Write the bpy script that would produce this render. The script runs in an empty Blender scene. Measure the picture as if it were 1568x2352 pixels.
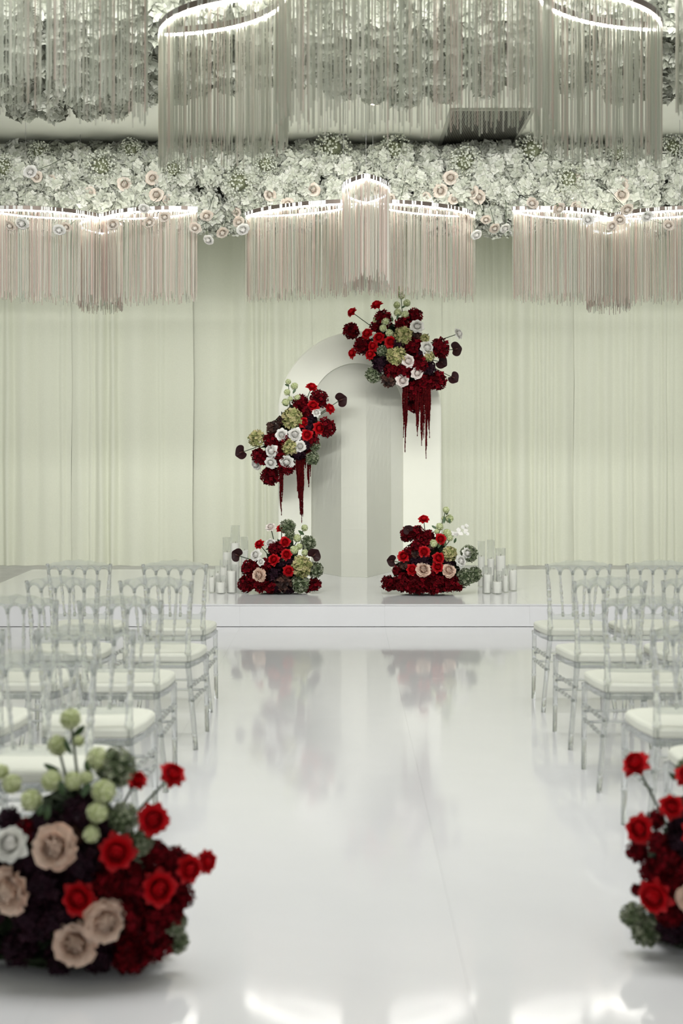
import bpy, math, random
from mathutils import Vector, Matrix, Quaternion

# ------------------------------------------------------------------ camera, world, light
SC = bpy.context.scene
COL = SC.collection
CAM_H, F_PX, VPX, VPY = 1.64, 50.0 / 36.0 * 2352.0, 784.0, 1010.0
cd = bpy.data.cameras.new('camera'); cam = bpy.data.objects.new('camera', cd); COL.objects.link(cam)
cd.sensor_fit = 'VERTICAL'; cd.sensor_height = 36.0; cd.sensor_width = 24.0; cd.lens = 50.0
cd.shift_y = -(1176.0 - VPY) / 2352.0
cd.clip_end = 100
cd.dof.use_dof = True; cd.dof.focus_distance = 14.0; cd.dof.aperture_fstop = 2.4
cam.location = (0, 0, CAM_H); cam.rotation_euler = (math.pi / 2, 0, 0)
SC.camera = cam
w = bpy.data.worlds.new('hall_ambience'); SC.world = w; w.use_nodes = True
w.node_tree.nodes['Background'].inputs[0].default_value = (1.0, 0.995, 0.98, 1)
w.node_tree.nodes['Background'].inputs[1].default_value = 0.50
cy = SC.cycles; cy.max_bounces = 7; cy.diffuse_bounces = 3; cy.glossy_bounces = 3; cy.transmission_bounces = 6; cy.transparent_max_bounces = 10; cy.adaptive_threshold = 0.04; cy.use_light_tree = False
SC.view_settings.view_transform = 'Standard'; SC.view_settings.look = 'None'
SC.view_settings.exposure = 0.18; SC.view_settings.gamma = 1.0; SC.view_settings.use_curve_mapping = False

NEUTRAL = (1.0, 0.995, 0.985)
def area_light(name, loc, target, size, power, col=(1, 0.985, 0.95), sy=None, spread=math.pi):
    d = bpy.data.lights.new(name, 'AREA'); d.energy = power; d.color = col; d.size = size
    d.spread = spread
    if sy: d.shape = 'RECTANGLE'; d.size_y = sy
    o = bpy.data.objects.new(name, d); COL.objects.link(o); o.location = loc
    o.rotation_euler = (Vector(target) - Vector(loc)).to_track_quat('-Z', 'Y').to_euler()
    return o
area_light('hall_fill_light', (-0.1, 5.0, 4.62), (-0.1, 6.6, 0), 3.6, 92, NEUTRAL, sy=2.6, spread=math.radians(125))  # unseen area light added to brighten the floor near the camera
area_light('aisle_fill_light', (0.3, 9.1, 4.62), (0.3, 9.1, 0), 5.0, 42, NEUTRAL, sy=0.8, spread=math.radians(150))  # added area light without a fixture, lifts the mid-aisle floor
area_light('stage_fill_light', (0.2, 8.7, 4.40), (0.2, 15.5, 2.1), 8.0, 92, NEUTRAL, sy=0.12, spread=math.radians(88))  # unseen area light added to light arch and stage from the front
area_light('curtain_fill_light', (0.2, 15.9, 4.55), (0.2, 18.7, 0.9), 11.0, 54, NEUTRAL, sy=0.4, spread=math.radians(95))  # area light added out of sight behind the cornice to brighten the curtain

R = random.Random(7)
PI = math.pi

def at(px, py, Y):
    """a pixel of the 1568x2352 frame at distance Y in front of the lens"""
    return Vector(((px - VPX) * Y / F_PX, Y, CAM_H - (py - VPY) * Y / F_PX))

# ------------------------------------------------------------------ materials
def newmat(name):
    m = bpy.data.materials.new(name); m.use_nodes = True
    nt = m.node_tree; b = nt.nodes['Principled BSDF']
    return m, nt, b
def plain(name, col, rough=0.6, metal=0.0, noise=0.0, scale=20.0, bump=0.0, coat=0.0, spec=0.5):
    m, nt, b = newmat(name)
    b.inputs['Base Color'].default_value = (*col, 1); b.inputs['Roughness'].default_value = rough
    b.inputs['Metallic'].default_value = metal; b.inputs['Coat Weight'].default_value = coat
    b.inputs['Specular IOR Level'].default_value = spec
    if noise or bump:
        tc = nt.nodes.new('ShaderNodeTexCoord'); n = nt.nodes.new('ShaderNodeTexNoise')
        n.inputs['Scale'].default_value = scale; n.inputs['Detail'].default_value = 4
        nt.links.new(tc.outputs['Object'], n.inputs['Vector'])
        if noise:
            r = nt.nodes.new('ShaderNodeValToRGB')
            r.color_ramp.elements[0].position = 0.3; r.color_ramp.elements[1].position = 0.7
            r.color_ramp.elements[0].color = (*[c * (1 - noise) for c in col], 1)
            r.color_ramp.elements[1].color = (*[min(1, c * (1 + noise)) for c in col], 1)
            nt.links.new(n.outputs['Fac'], r.inputs['Fac']); nt.links.new(r.outputs['Color'], b.inputs['Base Color'])
        if bump:
            bp = nt.nodes.new('ShaderNodeBump'); bp.inputs['Strength'].default_value = bump
            bp.inputs['Distance'].default_value = 0.01
            nt.links.new(n.outputs['Fac'], bp.inputs['Height']); nt.links.new(bp.outputs['Normal'], b.inputs['Normal'])
    return m
def tinted(name, cols, rough=0.7, metal=0.0, subs=0.0, spec=0.3, coat=0.0):
    """colour picked per piece by the mesh attribute 'tint'"""
    m, nt, b = newmat(name)
    a = nt.nodes.new('ShaderNodeAttribute'); a.attribute_name = 'tint'
    r = nt.nodes.new('ShaderNodeValToRGB')
    el = r.color_ramp.elements
    el[0].color = (*cols[0], 1); el[1].color = (*cols[-1], 1)
    for i, c in enumerate(cols[1:-1]):
        e = el.new((i + 1) / (len(cols) - 1)); e.color = (*c, 1)
    nt.links.new(a.outputs['Fac'], r.inputs['Fac']); nt.links.new(r.outputs['Color'], b.inputs['Base Color'])
    b.inputs['Roughness'].default_value = rough; b.inputs['Metallic'].default_value = metal
    b.inputs['Specular IOR Level'].default_value = spec; b.inputs['Coat Weight'].default_value = coat
    return m
def emit(name, col, strength):
    m, nt, b = newmat(name)
    b.inputs['Base Color'].default_value = (*col, 1)
    b.inputs['Emission Color'].default_value = (*col, 1); b.inputs['Emission Strength'].default_value = strength
    return m
def clear(name, tint, ior, thru, rough=0.02):
    """clear plastic or glass: part refracting, part straight-through"""
    m = bpy.data.materials.new(name); m.use_nodes = True; nt = m.node_tree
    for n in list(nt.nodes): nt.nodes.remove(n)
    out = nt.nodes.new('ShaderNodeOutputMaterial'); mx = nt.nodes.new('ShaderNodeMixShader')
    g = nt.nodes.new('ShaderNodeBsdfGlass'); g.inputs['Color'].default_value = (*tint, 1)
    g.inputs['IOR'].default_value = ior; g.inputs['Roughness'].default_value = rough
    t = nt.nodes.new('ShaderNodeBsdfTransparent'); t.inputs['Color'].default_value = (*tint, 1)
    mx.inputs[0].default_value = thru
    nt.links.new(g.outputs[0], mx.inputs[1]); nt.links.new(t.outputs[0], mx.inputs[2])
    nt.links.new(mx.outputs[0], out.inputs[0])
    return m

M = {}
M['floor_panel'] = plain('gloss_white_floor', (0.83, 0.835, 0.86), 0.07, noise=0.012, scale=3.0, spec=0.5)
M['hall_floor'] = plain('grey_hall_floor', (0.40, 0.40, 0.39), 0.35, noise=0.15, scale=6.0)
M['stage'] = plain('gloss_white_stage', (0.84, 0.845, 0.855), 0.10, noise=0.01, scale=3.0)
M['ceiling'] = plain('ceiling_paint', (0.90, 0.925, 0.80), 0.75, noise=0.02, scale=2.0)
M['curtain'] = plain('cream_curtain', (0.78, 0.80, 0.66), 0.85, noise=0.02, scale=60.0, bump=0.05, spec=0.15)
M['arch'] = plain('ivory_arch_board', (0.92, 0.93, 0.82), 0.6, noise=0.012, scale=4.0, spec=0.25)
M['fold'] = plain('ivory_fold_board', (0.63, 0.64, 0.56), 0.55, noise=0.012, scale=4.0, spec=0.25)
M['dark_metal'] = plain('bronze_rim', (0.16, 0.13, 0.11), 0.45, metal=0.6)
M['wire'] = plain('steel_wire', (0.35, 0.35, 0.33), 0.4, metal=0.8)
M['led'] = emit('led_white', (1.0, 0.98, 0.93), 27.0)
M['led_soft'] = emit('led_soft_white', (1.0, 0.98, 0.93), 10.0)
M['strand'] = tinted('champagne_strand', [(0.72, 0.53, 0.47), (0.62, 0.64, 0.53), (0.60, 0.44, 0.39), (0.56, 0.62, 0.52), (0.84, 0.78, 0.70)], 0.35, metal=0.35, spec=0.6)
def see_through(m, k):
    nt = m.node_tree; out = nt.nodes['Material Output']; b = nt.nodes['Principled BSDF']
    t = nt.nodes.new('ShaderNodeBsdfTransparent'); mx = nt.nodes.new('ShaderNodeMixShader'); mx.inputs[0].default_value = k
    nt.links.new(b.outputs[0], mx.inputs[1]); nt.links.new(t.outputs[0], mx.inputs[2]); nt.links.new(mx.outputs[0], out.inputs[0])
see_through(M['strand'], 0.25)
M['strand_silver'] = tinted('silver_strand', [(0.64, 0.52, 0.46), (0.52, 0.55, 0.46), (0.50, 0.50, 0.42), (0.50, 0.54, 0.45), (0.78, 0.76, 0.68)], 0.35, metal=0.35, spec=0.6)
see_through(M['strand_silver'], 0.28)
M['vent'] = plain('vent_metal', (0.42, 0.43, 0.36), 0.5)
M['vent_shade'] = plain('vent_shade_plate', (0.14, 0.14, 0.12), 0.8)  # dark colour stands in for the shade inside the duct
M['white_metal'] = plain('white_enamel', (0.75, 0.76, 0.70), 0.4)
M['acrylic'] = clear('clear_acrylic', (0.93, 0.94, 0.94), 1.45, 0.28)
M['glass'] = clear('thin_glass', (0.985, 0.99, 0.985), 1.20, 0.80)
M['cushion'] = plain('cream_seat_pad', (0.77, 0.785, 0.70), 0.65, noise=0.01, scale=30, spec=0.3)
M['wax'] = plain('white_wax', (0.86, 0.85, 0.80), 0.5, noise=0.01, scale=10, spec=0.3)
M['wick'] = plain('wick', (0.05, 0.045, 0.04), 0.8)
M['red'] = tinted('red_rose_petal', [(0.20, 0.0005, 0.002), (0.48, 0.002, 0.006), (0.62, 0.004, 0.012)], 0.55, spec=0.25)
M['burgundy'] = tinted('burgundy_petal', [(0.020, 0.0004, 0.0015), (0.075, 0.0008, 0.003), (0.19, 0.0015, 0.008)], 0.7, spec=0.08)
M['white'] = tinted('white_petal', [(0.78, 0.78, 0.70), (0.88, 0.88, 0.83), (0.90, 0.87, 0.83)], 0.6, spec=0.25)
M['blush'] = tinted('blush_petal', [(0.80, 0.66, 0.60), (0.88, 0.82, 0.77), (0.88, 0.80, 0.75)], 0.6, spec=0.25)
M['peach'] = tinted('peach_petal', [(0.50, 0.26, 0.18), (0.77, 0.56, 0.44), (0.86, 0.69, 0.57)], 0.6, spec=0.25)
M['tan'] = tinted('tan_green_floret', [(0.13, 0.16, 0.045), (0.42, 0.42, 0.17), (0.55, 0.46, 0.26)], 0.65, spec=0.2)
M['sage'] = tinted('sage_floret', [(0.035, 0.055, 0.022), (0.15, 0.19, 0.10), (0.46, 0.48, 0.36)], 0.65, spec=0.2)
M['lime'] = tinted('lime_floret', [(0.40, 0.47, 0.18), (0.64, 0.70, 0.40), (0.80, 0.83, 0.58)], 0.65, spec=0.2)
M['chocolate'] = tinted('chocolate_petal', [(0.012, 0.006, 0.006), (0.05, 0.022, 0.016), (0.11, 0.05, 0.035)], 0.6, spec=0.25)
M['plum'] = tinted('plum_petal', [(0.006, 0.0015, 0.004), (0.022, 0.006, 0.014), (0.05, 0.017, 0.026)], 0.65, spec=0.12)
M['anth'] = plain('dark_glossy_spathe', (0.024, 0.005, 0.006), 0.5, coat=0.04, noise=0.35, scale=25, bump=0.3, spec=0.2)
M['spadix'] = plain('dark_spadix', (0.09, 0.03, 0.02), 0.5)
M['amaranth'] = tinted('amaranth_rope', [(0.022, 0.001, 0.0015), (0.058, 0.002, 0.003), (0.11, 0.005, 0.006)], 0.8, spec=0.06)
M['stem'] = plain('green_stem', (0.055, 0.085, 0.040), 0.6)
M['leaf'] = plain('green_leaf', (0.055, 0.105, 0.040), 0.5, noise=0.3, scale=15)
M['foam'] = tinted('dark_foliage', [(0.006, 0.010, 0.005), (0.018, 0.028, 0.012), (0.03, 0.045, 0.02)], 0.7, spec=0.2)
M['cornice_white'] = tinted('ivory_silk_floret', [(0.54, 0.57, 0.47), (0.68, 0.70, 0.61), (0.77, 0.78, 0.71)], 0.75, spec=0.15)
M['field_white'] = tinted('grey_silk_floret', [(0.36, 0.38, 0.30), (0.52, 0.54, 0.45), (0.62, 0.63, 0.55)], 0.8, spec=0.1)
M['breath'] = tinted('gypsophila_bud', [(0.55, 0.58, 0.46), (0.75, 0.78, 0.68), (0.8, 0.82, 0.74)], 0.7, spec=0.15)
M['breath_core'] = plain('gypsophila_stems', (0.20, 0.22, 0.13), 0.8)
M['silk_peach'] = tinted('silk_peach_petal', [(0.62, 0.48, 0.37), (0.80, 0.72, 0.62), (0.86, 0.81, 0.73)], 0.7, spec=0.15)
M['backing'] = plain('cornice_backing', (0.72, 0.75, 0.64), 0.85)

# ------------------------------------------------------------------ mesh helpers
class MB:
    def __init__(s): s.v = []; s.f = []; s.t = []
    def add(s, vs, fs, tint=0.5):
        o = len(s.v); s.v += [tuple(p) for p in vs]; s.f += [tuple(i + o for i in f) for f in fs]
        s.t += (list(tint) if isinstance(tint, (list, tuple)) else [tint] * len(vs))
    def box(s, a, b, tint=0.5):
        (x0, y0, z0), (x1, y1, z1) = a, b
        s.add([(x0, y0, z0), (x1, y0, z0), (x1, y1, z0), (x0, y1, z0), (x0, y0, z1), (x1, y0, z1), (x1, y1, z1), (x0, y1, z1)],
              [(0, 3, 2, 1), (4, 5, 6, 7), (0, 1, 5, 4), (1, 2, 6, 5), (2, 3, 7, 6), (3, 0, 4, 7)], tint)
    def tube(s, pts, radii, n=8, tint=0.5, cap=True):
        pts = [Vector(p) for p in pts]
        if not isinstance(radii, (list, tuple)): radii = [radii] * len(pts)
        rings = []; vs = []; fs = []
        up = None
        for i, p in enumerate(pts):
            d = (pts[min(i + 1, len(pts) - 1)] - pts[max(i - 1, 0)]).normalized()
            if up is None:
                up = Vector((1, 0, 0)) if abs(d.x) < 0.8 else Vector((0, 1, 0))
            u = (up - d * up.dot(d)).normalized(); up = u; q = d.cross(u)
            for k in range(n):
                a = 2 * PI * k / n
                vs.append(p + (u * math.cos(a) + q * math.sin(a)) * radii[i])
        for i in range(len(pts) - 1):
            for k in range(n):
                a, b = i * n + k, i * n + (k + 1) % n
                fs.append((a, b, b + n, a + n))
        if cap:
            fs.append(tuple(reversed(range(n)))); fs.append(tuple(range((len(pts) - 1) * n, len(pts) * n)))
        s.add(vs, fs, tint)
    def lathe(s, prof, n=20, tint=0.5, c=(0, 0, 0)):
        vs = []; fs = []
        for r, z in prof:
            for k in range(n):
                a = 2 * PI * k / n; vs.append((c[0] + r * math.cos(a), c[1] + r * math.sin(a), c[2] + z))
        for i in range(len(prof) - 1):
            for k in range(n):
                a, b = i * n + k, i * n + (k + 1) % n; fs.append((a, b, b + n, a + n))
        s.add(vs, fs, tint)
    def mesh(s, name, mat, smooth=False):
        me = bpy.data.meshes.new(name); me.from_pydata(s.v, [], s.f); me.update()
        a = me.attributes.new('tint', 'FLOAT', 'POINT'); a.data.foreach_set('value', s.t)
        if smooth: me.polygons.foreach_set('use_smooth', [True] * len(me.polygons))
        me.materials.append(mat)
        return me
def obj(name, me, parent=None, loc=None, rot=None, scale=None, kind=None):
    o = bpy.data.objects.new(name, me); COL.objects.link(o)
    if parent is not None: o.parent = parent
    if loc is not None: o.location = loc
    if rot is not None:
        o.rotation_mode = 'QUATERNION'; o.rotation_quaternion = rot
    if scale is not None: o.scale = scale if isinstance(scale, (tuple, list, Vector)) else (scale,) * 3
    if kind: o['kind'] = kind
    return o
def tag(o, label, cat, group=None, kind=None):
    o['label'] = label; o['category'] = cat
    if group: o['group'] = group
    if kind: o['kind'] = kind
    return o
def thing(name, loc, label, cat, group=None, rz=0):
    o = bpy.data.objects.new(name, None); COL.objects.link(o); o.location = loc; o.rotation_euler = (0, 0, rz)
    o.empty_display_size = 0.1
    return tag(o, label, cat, group)
def facing(n, spin=0.0):
    return Vector(n).normalized().to_track_quat('Z', 'Y') @ Quaternion((0, 0, 1), spin)

# ------------------------------------------------------------------ the room
CEIL = 4.70
mb = MB(); mb.box((-9, -3, -0.12), (9, 20, -0.012))
floor = obj('floor', mb.mesh('floor', M['hall_floor'])); floor['kind'] = 'structure'
PW, PL = 1.27, 1.35
gap = 0.00025
mb = MB(); mb.box((gap, gap, -0.012), (PW - gap, PL - gap, 0.0)); pm = mb.mesh('floor_panel', M['floor_panel'])
y = 12.46 - 12 * PL
for j in range(12):
    for i in range(6):
        obj('floor_panel', pm, floor, (-3.43 + i * PW, y + j * PL, 0))
mb = MB(); mb.box((-9, -3, CEIL), (9, 20, CEIL + 0.1))
o = obj('ceiling', mb.mesh('ceiling', M['ceiling'])); o['kind'] = 'structure'
mb = MB(); mb.box((-9, 19.3, -0.012), (9, 19.45, CEIL))
o = obj('wall_back', mb.mesh('wall_back', M['curtain'])); o['kind'] = 'structure'

# stage platform of six modules
ST_H, ST_F, ST_B = 0.20, 12.46, 15.80
st = thing('stage_platform', (0.385, ST_F, 0), 'low glossy white stage platform carrying the arch and flowers', 'stage')
mb = MB(); mb.box((gap, 0.012, 0.004), (PW - gap, ST_B - ST_F, ST_H - 0.012)); bm_ = mb.mesh('module_body', M['stage'])
mb = MB(); mb.box((gap, 0, 0.004), (PW - gap, 0.012, ST_H - 0.012)); fm_ = mb.mesh('front_panel', M['stage'])
mb = MB(); mb.box((gap, -0.006, ST_H - 0.012), (PW - gap, ST_B - ST_F, ST_H)); tm_ = mb.mesh('top_panel', M['stage'])
for i in range(6):
    x = -3.43 + i * PW - 0.385
    obj('module_body', bm_, st, (x, 0, 0)); obj('front_panel', fm_, st, (x, 0, 0)); obj('top_panel', tm_, st, (x, 0, 0))

# pleated curtains
CUR_Y = 18.7
def curtain(x0, x1, seed, label):
    r = random.Random(seed); n = int((x1 - x0) / 0.012); zs = [-0.011, 0.6, 1.4, 2.4, 3.4, 4.2, CEIL - 0.02]
    folds = []; x = x0 - 0.3
    while x < x1 + 0.3:
        wd = r.choice([0.09, 0.12, 0.16, 0.22, 0.32, 0.45]) * r.uniform(0.8, 1.2)
        folds.append((x + wd / 2, wd, r.uniform(0.35, 1.0))); x += wd
    mb = MB(); vs = []; fs = []
    for k, z in enumerate(zs):
        top = z / CEIL
        for i in range(n + 1):
            x = x0 + (x1 - x0) * i / n
            h = 0
            for c, wd, a in folds:
                d = (x - c) / wd
                if abs(d) < 0.5:
                    h = a * (0.5 + 0.5 * math.cos(2 * PI * d)) ** 0.8 * min(wd, 0.22) * 0.55
            h *= 0.75 + 0.25 * math.sin(x * 3 + seed)
            vs.append((x + 0.008 * math.sin(x * 23 + z * 2.0 + seed), CUR_Y - h * (1.0 - 0.25 * top), z))
    m = n + 1
    for k in range(len(zs) - 1):
        for i in range(n):
            fs.append((k * m + i, k * m + i + 1, (k + 1) * m + i + 1, (k + 1) * m + i))
    mb.add(vs, fs)
    o = obj('curtain_panel', mb.mesh('curtain_panel', M['curtain'], True))
    tag(o, 'cream pleated curtain panel ' + label, 'curtain', 'curtain panels behind the stage')
for i, (xa, xb, lab) in enumerate([(-7.6, -3.55, 'reaching past the open end of the stage'), (-3.55, -1.95, 'one fold short of the open stage end'),
        (-1.95, -0.38, 'behind the candles beside the single peach rose mound'), (-0.38, 1.32, 'straight behind the ivory arch'),
        (1.32, 3.05, 'behind the candles beside the orchid mound'), (3.05, 8.2, 'behind the chairs on the shoulder bouquet side')]):
    curtain(xa, xb + 0.004, i + 3, lab)

# ------------------------------------------------------------------ arch backdrop
AY, AX, AR, AS = 15.58, 0.20, 0.893, 1.937
IX, IR, IS_ = 0.172, 0.50, 1.976
arch = thing('arch_backdrop', (AX, AY, ST_H + 0.0012), 'tall ivory round-topped arch board with folded inner panels on the stage', 'arch')
def arch_frame():
    N = 40; out = []; inn = []
    for z in (0.0, 0.6, 1.2): out.append((AX - AR, ST_H + z * (AS - ST_H) / 1.8)); inn.append((IX - IR, ST_H + z * (IS_ - ST_H) / 1.8))
    for i in range(N + 1):
        a = PI - PI * i / N
        out.append((AX + AR * math.cos(a), AS + AR * math.sin(a))); inn.append((IX + IR * math.cos(a), IS_ + IR * math.sin(a)))
    for z in (1.2, 0.6, 0.0): out.append((AX + AR, ST_H + z * (AS - ST_H) / 1.8)); inn.append((IX + IR, ST_H + z * (IS_ - ST_H) / 1.8))
    n = len(out); vs = []; fs = []; b = 0.012
    def sh(ring, off):  # pull ring towards the middle of the band for a soft edge
        return ring
    for (yy, k) in ((0.0, b), (b, 0.0), (0.20, 0.0)):
        for (x, z), (xi, zi) in zip(out, inn):
            d = Vector((xi - x, zi - z)).normalized() * k
            vs.append((x + d.x - AX, yy, z + d.y - ST_H))
        for (x, z), (xi, zi) in zip(out, inn):
            d = Vector((xi - x, zi - z)).normalized() * k * 0.3
            vs.append((xi - d.x - AX, yy, zi - d.y - ST_H))
    for i in range(n - 1):
        fs.append((i, i + 1, n + i + 1, n + i))                                   # front
        fs.append((4 * n + i, 5 * n + i, 5 * n + i + 1, 4 * n + i + 1))           # back
        for r in (0, 1):
            a, c = r * 2 * n, (r + 1) * 2 * n
            fs.append((a + i, c + i, c + i + 1, a + i + 1))                       # outside
            fs.append((a + n + i, a + n + i + 1, c + n + i + 1, c + n + i))       # inside
    for e in (0, n - 1):
        fs.append((e, n + e, 3 * n + e, 2 * n + e)); fs.append((2 * n + e, 3 * n + e, 5 * n + e, 4 * n + e))
    mb = MB(); mb.add(vs, fs)
    obj('arch_frame', mb.mesh('arch_frame', M['arch']), arch, (0, 0, 0))
arch_frame()
FV = [(-0.505, 0.02), (-0.475, -0.05), (-0.175, -0.63), (0.095, -0.72), (0.37, -0.08), (0.505, 0.02)]
for i in range(5):
    (xa, da), (xb, db) = FV[i], FV[i + 1]; mb = MB(); vs = []; fs = []; nz, nx = 14, 6
    for k in range(nz + 1):
        for j in range(nx + 1):
            t = j / nx; x = xa + (xb - xa) * t; dep = da + (db - da) * t
            zt = IS_ + math.sqrt(max(0, IR * IR - min(x * x, IR * IR))) + 0.0
            s = k / nz; z = ST_H + (zt - ST_H) * (1 - (1 - s) ** 1.6)
            bl = min(1, (zt - z) / 2.0); bl = bl * bl * (3 - 2 * bl)
            yy = 0.02 + (dep - 0.02) * bl
            xx = x + 0.0
            vs.append((xx + IX - AX, yy, z - ST_H))
    for k in range(nz):
        for j in range(nx):
            a = k * (nx + 1) + j; fs.append((a, a + 1, a + nx + 2, a + nx + 1))
    mb.add(vs, fs)
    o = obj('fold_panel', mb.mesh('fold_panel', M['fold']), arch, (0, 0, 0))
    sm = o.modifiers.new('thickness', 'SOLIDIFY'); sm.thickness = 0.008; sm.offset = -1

# ------------------------------------------------------------------ flower meshes (unit radius, facing +Z)
def petal(mb, ang, r0, z0, length, width, p0, p1, point=0.25, cup=0.25, ruffle=0.0, tint=0.5, nu=4, nv=5, rnd=R):
    cx, sx = math.cos(ang), math.sin(ang); vs = []; fs = []; ts = []
    ph = rnd.uniform(0, 6)
    for j in range(nv + 1):
        for i in range(nu + 1):
            u = -1 + 2 * i / nu; v = j / nv * (1 - point * abs(u) ** 1.4)
            r, z = r0, z0; steps = 6
            for s_ in range(steps):
                a = p0 + (p1 - p0) * ((s_ + 0.5) / steps * v) ** 1.4
                r += math.sin(a) * length * v / steps; z += math.cos(a) * length * v / steps
            wv = width * (0.35 + 0.65 * math.sin(PI * min(1, 0.12 + 0.62 * v)))
            t = u * wv; r2 = r - cup * u * u * wv * (1 - 0.6 * v)
            z2 = z + ruffle * math.sin(u * 5 + ph) * v * v - 0.10 * abs(u) ** 3 * v * v * point * 2
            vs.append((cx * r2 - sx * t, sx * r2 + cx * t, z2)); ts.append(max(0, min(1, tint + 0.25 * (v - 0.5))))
    m = nu + 1
    for j in range(nv):
        for i in range(nu):
            a = j * m + i; fs.append((a, a + 1, a + m + 1, a + m))
    mb.add(vs, fs, ts)
def wrap_petal(mb, a0, half, rb, rt, z0, z1, curl, ruffle, tint, r):
    """an inner petal lying round the bud"""
    vs = []; fs = []; ts = []; nu, nv = 6, 4; ph = r.uniform(0, 6)
    for j in range(nv + 1):
        v = j / nv
        for i in range(nu + 1):
            u = -1 + 2 * i / nu; a = a0 + u * half
            rr = rb + (rt - rb) * math.sin(v * PI * 0.6) + curl * max(0, v - 0.6) * 1.6 + 0.045 * u + ruffle * 0.5 * math.sin(u * 6 + ph) * v
            z = z0 + (z1 - z0) * v * (1 - 0.12 * u * u)
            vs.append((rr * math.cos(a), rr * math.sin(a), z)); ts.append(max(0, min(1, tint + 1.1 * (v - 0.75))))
    m = nu + 1
    for j in range(nv):
        for i in range(nu):
            a = j * m + i; fs.append((a, a + 1, a + m + 1, a + m))
    mb.add(vs, fs, ts)
def rose_mesh(name, mat, seed, pointed=0.45, ruffle=0.0, open_=1.0):
    r = random.Random(seed); mb = MB()
    mb.lathe([(0.001, -0.35), (0.16, -0.3), (0.30, -0.1), (0.32, 0.05), (0.28, 0.17), (0.18, 0.27), (0.07, 0.32), (0.001, 0.33)], 10, 0.35)
    off = r.uniform(0, 6)
    for li, (n, rb, rt, z1, cu) in enumerate([(2, .04, .09, .43, -.06), (3, .12, .18, .425, -.13), (4, .20, .275, .40, -.13), (5, .28, .36, .36, -.07), (6, .33, .44, .30, .12)]):
        for k in range(n):
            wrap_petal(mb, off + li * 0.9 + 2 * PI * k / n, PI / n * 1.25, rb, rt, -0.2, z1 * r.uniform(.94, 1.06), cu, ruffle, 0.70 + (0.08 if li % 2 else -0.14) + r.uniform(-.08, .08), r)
    layers = [(6, 0.32, 0.52, 0.42, 36, 66, 0.5), (7, 0.30, 0.64, 0.42, 50, 96, 1.0), (7, 0.26, 0.74, 0.40, 70, 128, 1.15)]
    for li, (n, r0, ln, wd, a0, a1, pk) in enumerate(layers):
        off = r.uniform(0, 6)
        for k in range(n):
            petal(mb, off + 2 * PI * k / n + r.uniform(-0.15, 0.15), r0, -0.22, ln * r.uniform(0.9, 1.1), wd,
                  math.radians(a0 * open_), math.radians(a1 * open_ + r.uniform(-14, 14)), pointed * pk, 0.25, ruffle * (0.5 + li / 4),
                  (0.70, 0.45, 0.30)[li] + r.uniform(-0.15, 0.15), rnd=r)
    return mb.mesh(name, mat, True)
def dirs(n, r):
    out = []
    for i in range(n):
        z = 1 - 2 * (i + 0.5) / n; a = i * 2.39996 + r.uniform(-0.2, 0.2); q = math.sqrt(1 - z * z)
        out.append(Vector((q * math.cos(a), q * math.sin(a), z)))
    return out
def ball_mesh(name, mat, seed, n, size, tilt, npet=4, lift=0.3, rough=0.12, core=0.74):
    """a globe of florets round a core"""
    r = random.Random(seed); mb = MB()
    cs = []; cf = []
    seg, rings = 10, 6
    for j in range(1, rings):
        for k in range(seg):
            a, b = PI * j / rings, 2 * PI * k / seg
            cs.append((core * math.sin(a) * math.cos(b), core * math.sin(a) * math.sin(b), core * math.cos(a)))
    for j in range(rings - 2):
        for k in range(seg):
            a, b = j * seg + k, j * seg + (k + 1) % seg; cf.append((a, b, b + seg, a + seg))
    cf.append(tuple(range(seg - 1, -1, -1))); cf.append(tuple((rings - 2) * seg + k for k in range(seg)))
    mb.add(cs, cf, 0.15)
    for d in dirs(n, r):
        nrm = (d + Vector((r.gauss(0, tilt), r.gauss(0, tilt), r.gauss(0, tilt)))).normalized()
        u = nrm.orthogonal().normalized(); a0 = r.uniform(0, 6); q = nrm.cross(u)
        c = d * (0.86 + r.uniform(-rough, rough)); s = size * r.uniform(0.8, 1.2); tt = r.uniform(0.1, 1.0)
        for k in range(npet):
            a = a0 + 2 * PI * k / npet; w_ = PI / npet * 0.95
            def pt(ang, rad, h): return c + (u * math.cos(ang) + q * math.sin(ang)) * rad + nrm * h
            vs = [c - nrm * s * 0.12, pt(a - w_, s * 0.68, s * lift * 0.5 + r.uniform(-.06, .06)), pt(a, s, s * lift + r.uniform(-.08, .08)), pt(a + w_, s * 0.68, s * lift * 0.5 + r.uniform(-.06, .06))]
            mb.add(vs, [(0, 1, 2), (0, 2, 3)], [max(0, tt - .3), tt, min(1, tt + .15), tt])
    return mb.mesh(name, mat)
def anthurium_mesh():
    mb = MB(); vs = []; fs = []; N, K = 28, 4
    for k in range(K + 1):
        s = k / K
        for i in range(N):
            t = 2 * PI * i / N
            tt = t if t < PI else t - 2 * PI
            x = 0.98 * math.sin(t); yv = 0.80 * math.cos(t) - 0.50 * math.exp(-(tt / 0.42) ** 2) - 0.16 * math.exp(-((t - PI) / 0.30) ** 2) + 0.05
            X, Y = x * s, (yv + 0.05) * s - 0.05
            Z = 0.30 * (X * X + Y * Y) - 0.22 * math.exp(-((X) ** 2) * 22) * (1 - s * 0.5) - 0.05
            vs.append((X, Y, Z))
    for k in range(K):
        for i in range(N):
            a, b = k * N + i, k * N + (i + 1) % N; fs.append((a, b, b + N, a + N))
    mb.add(vs, fs); return mb.mesh('anthurium', M['anth'], True)
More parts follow.
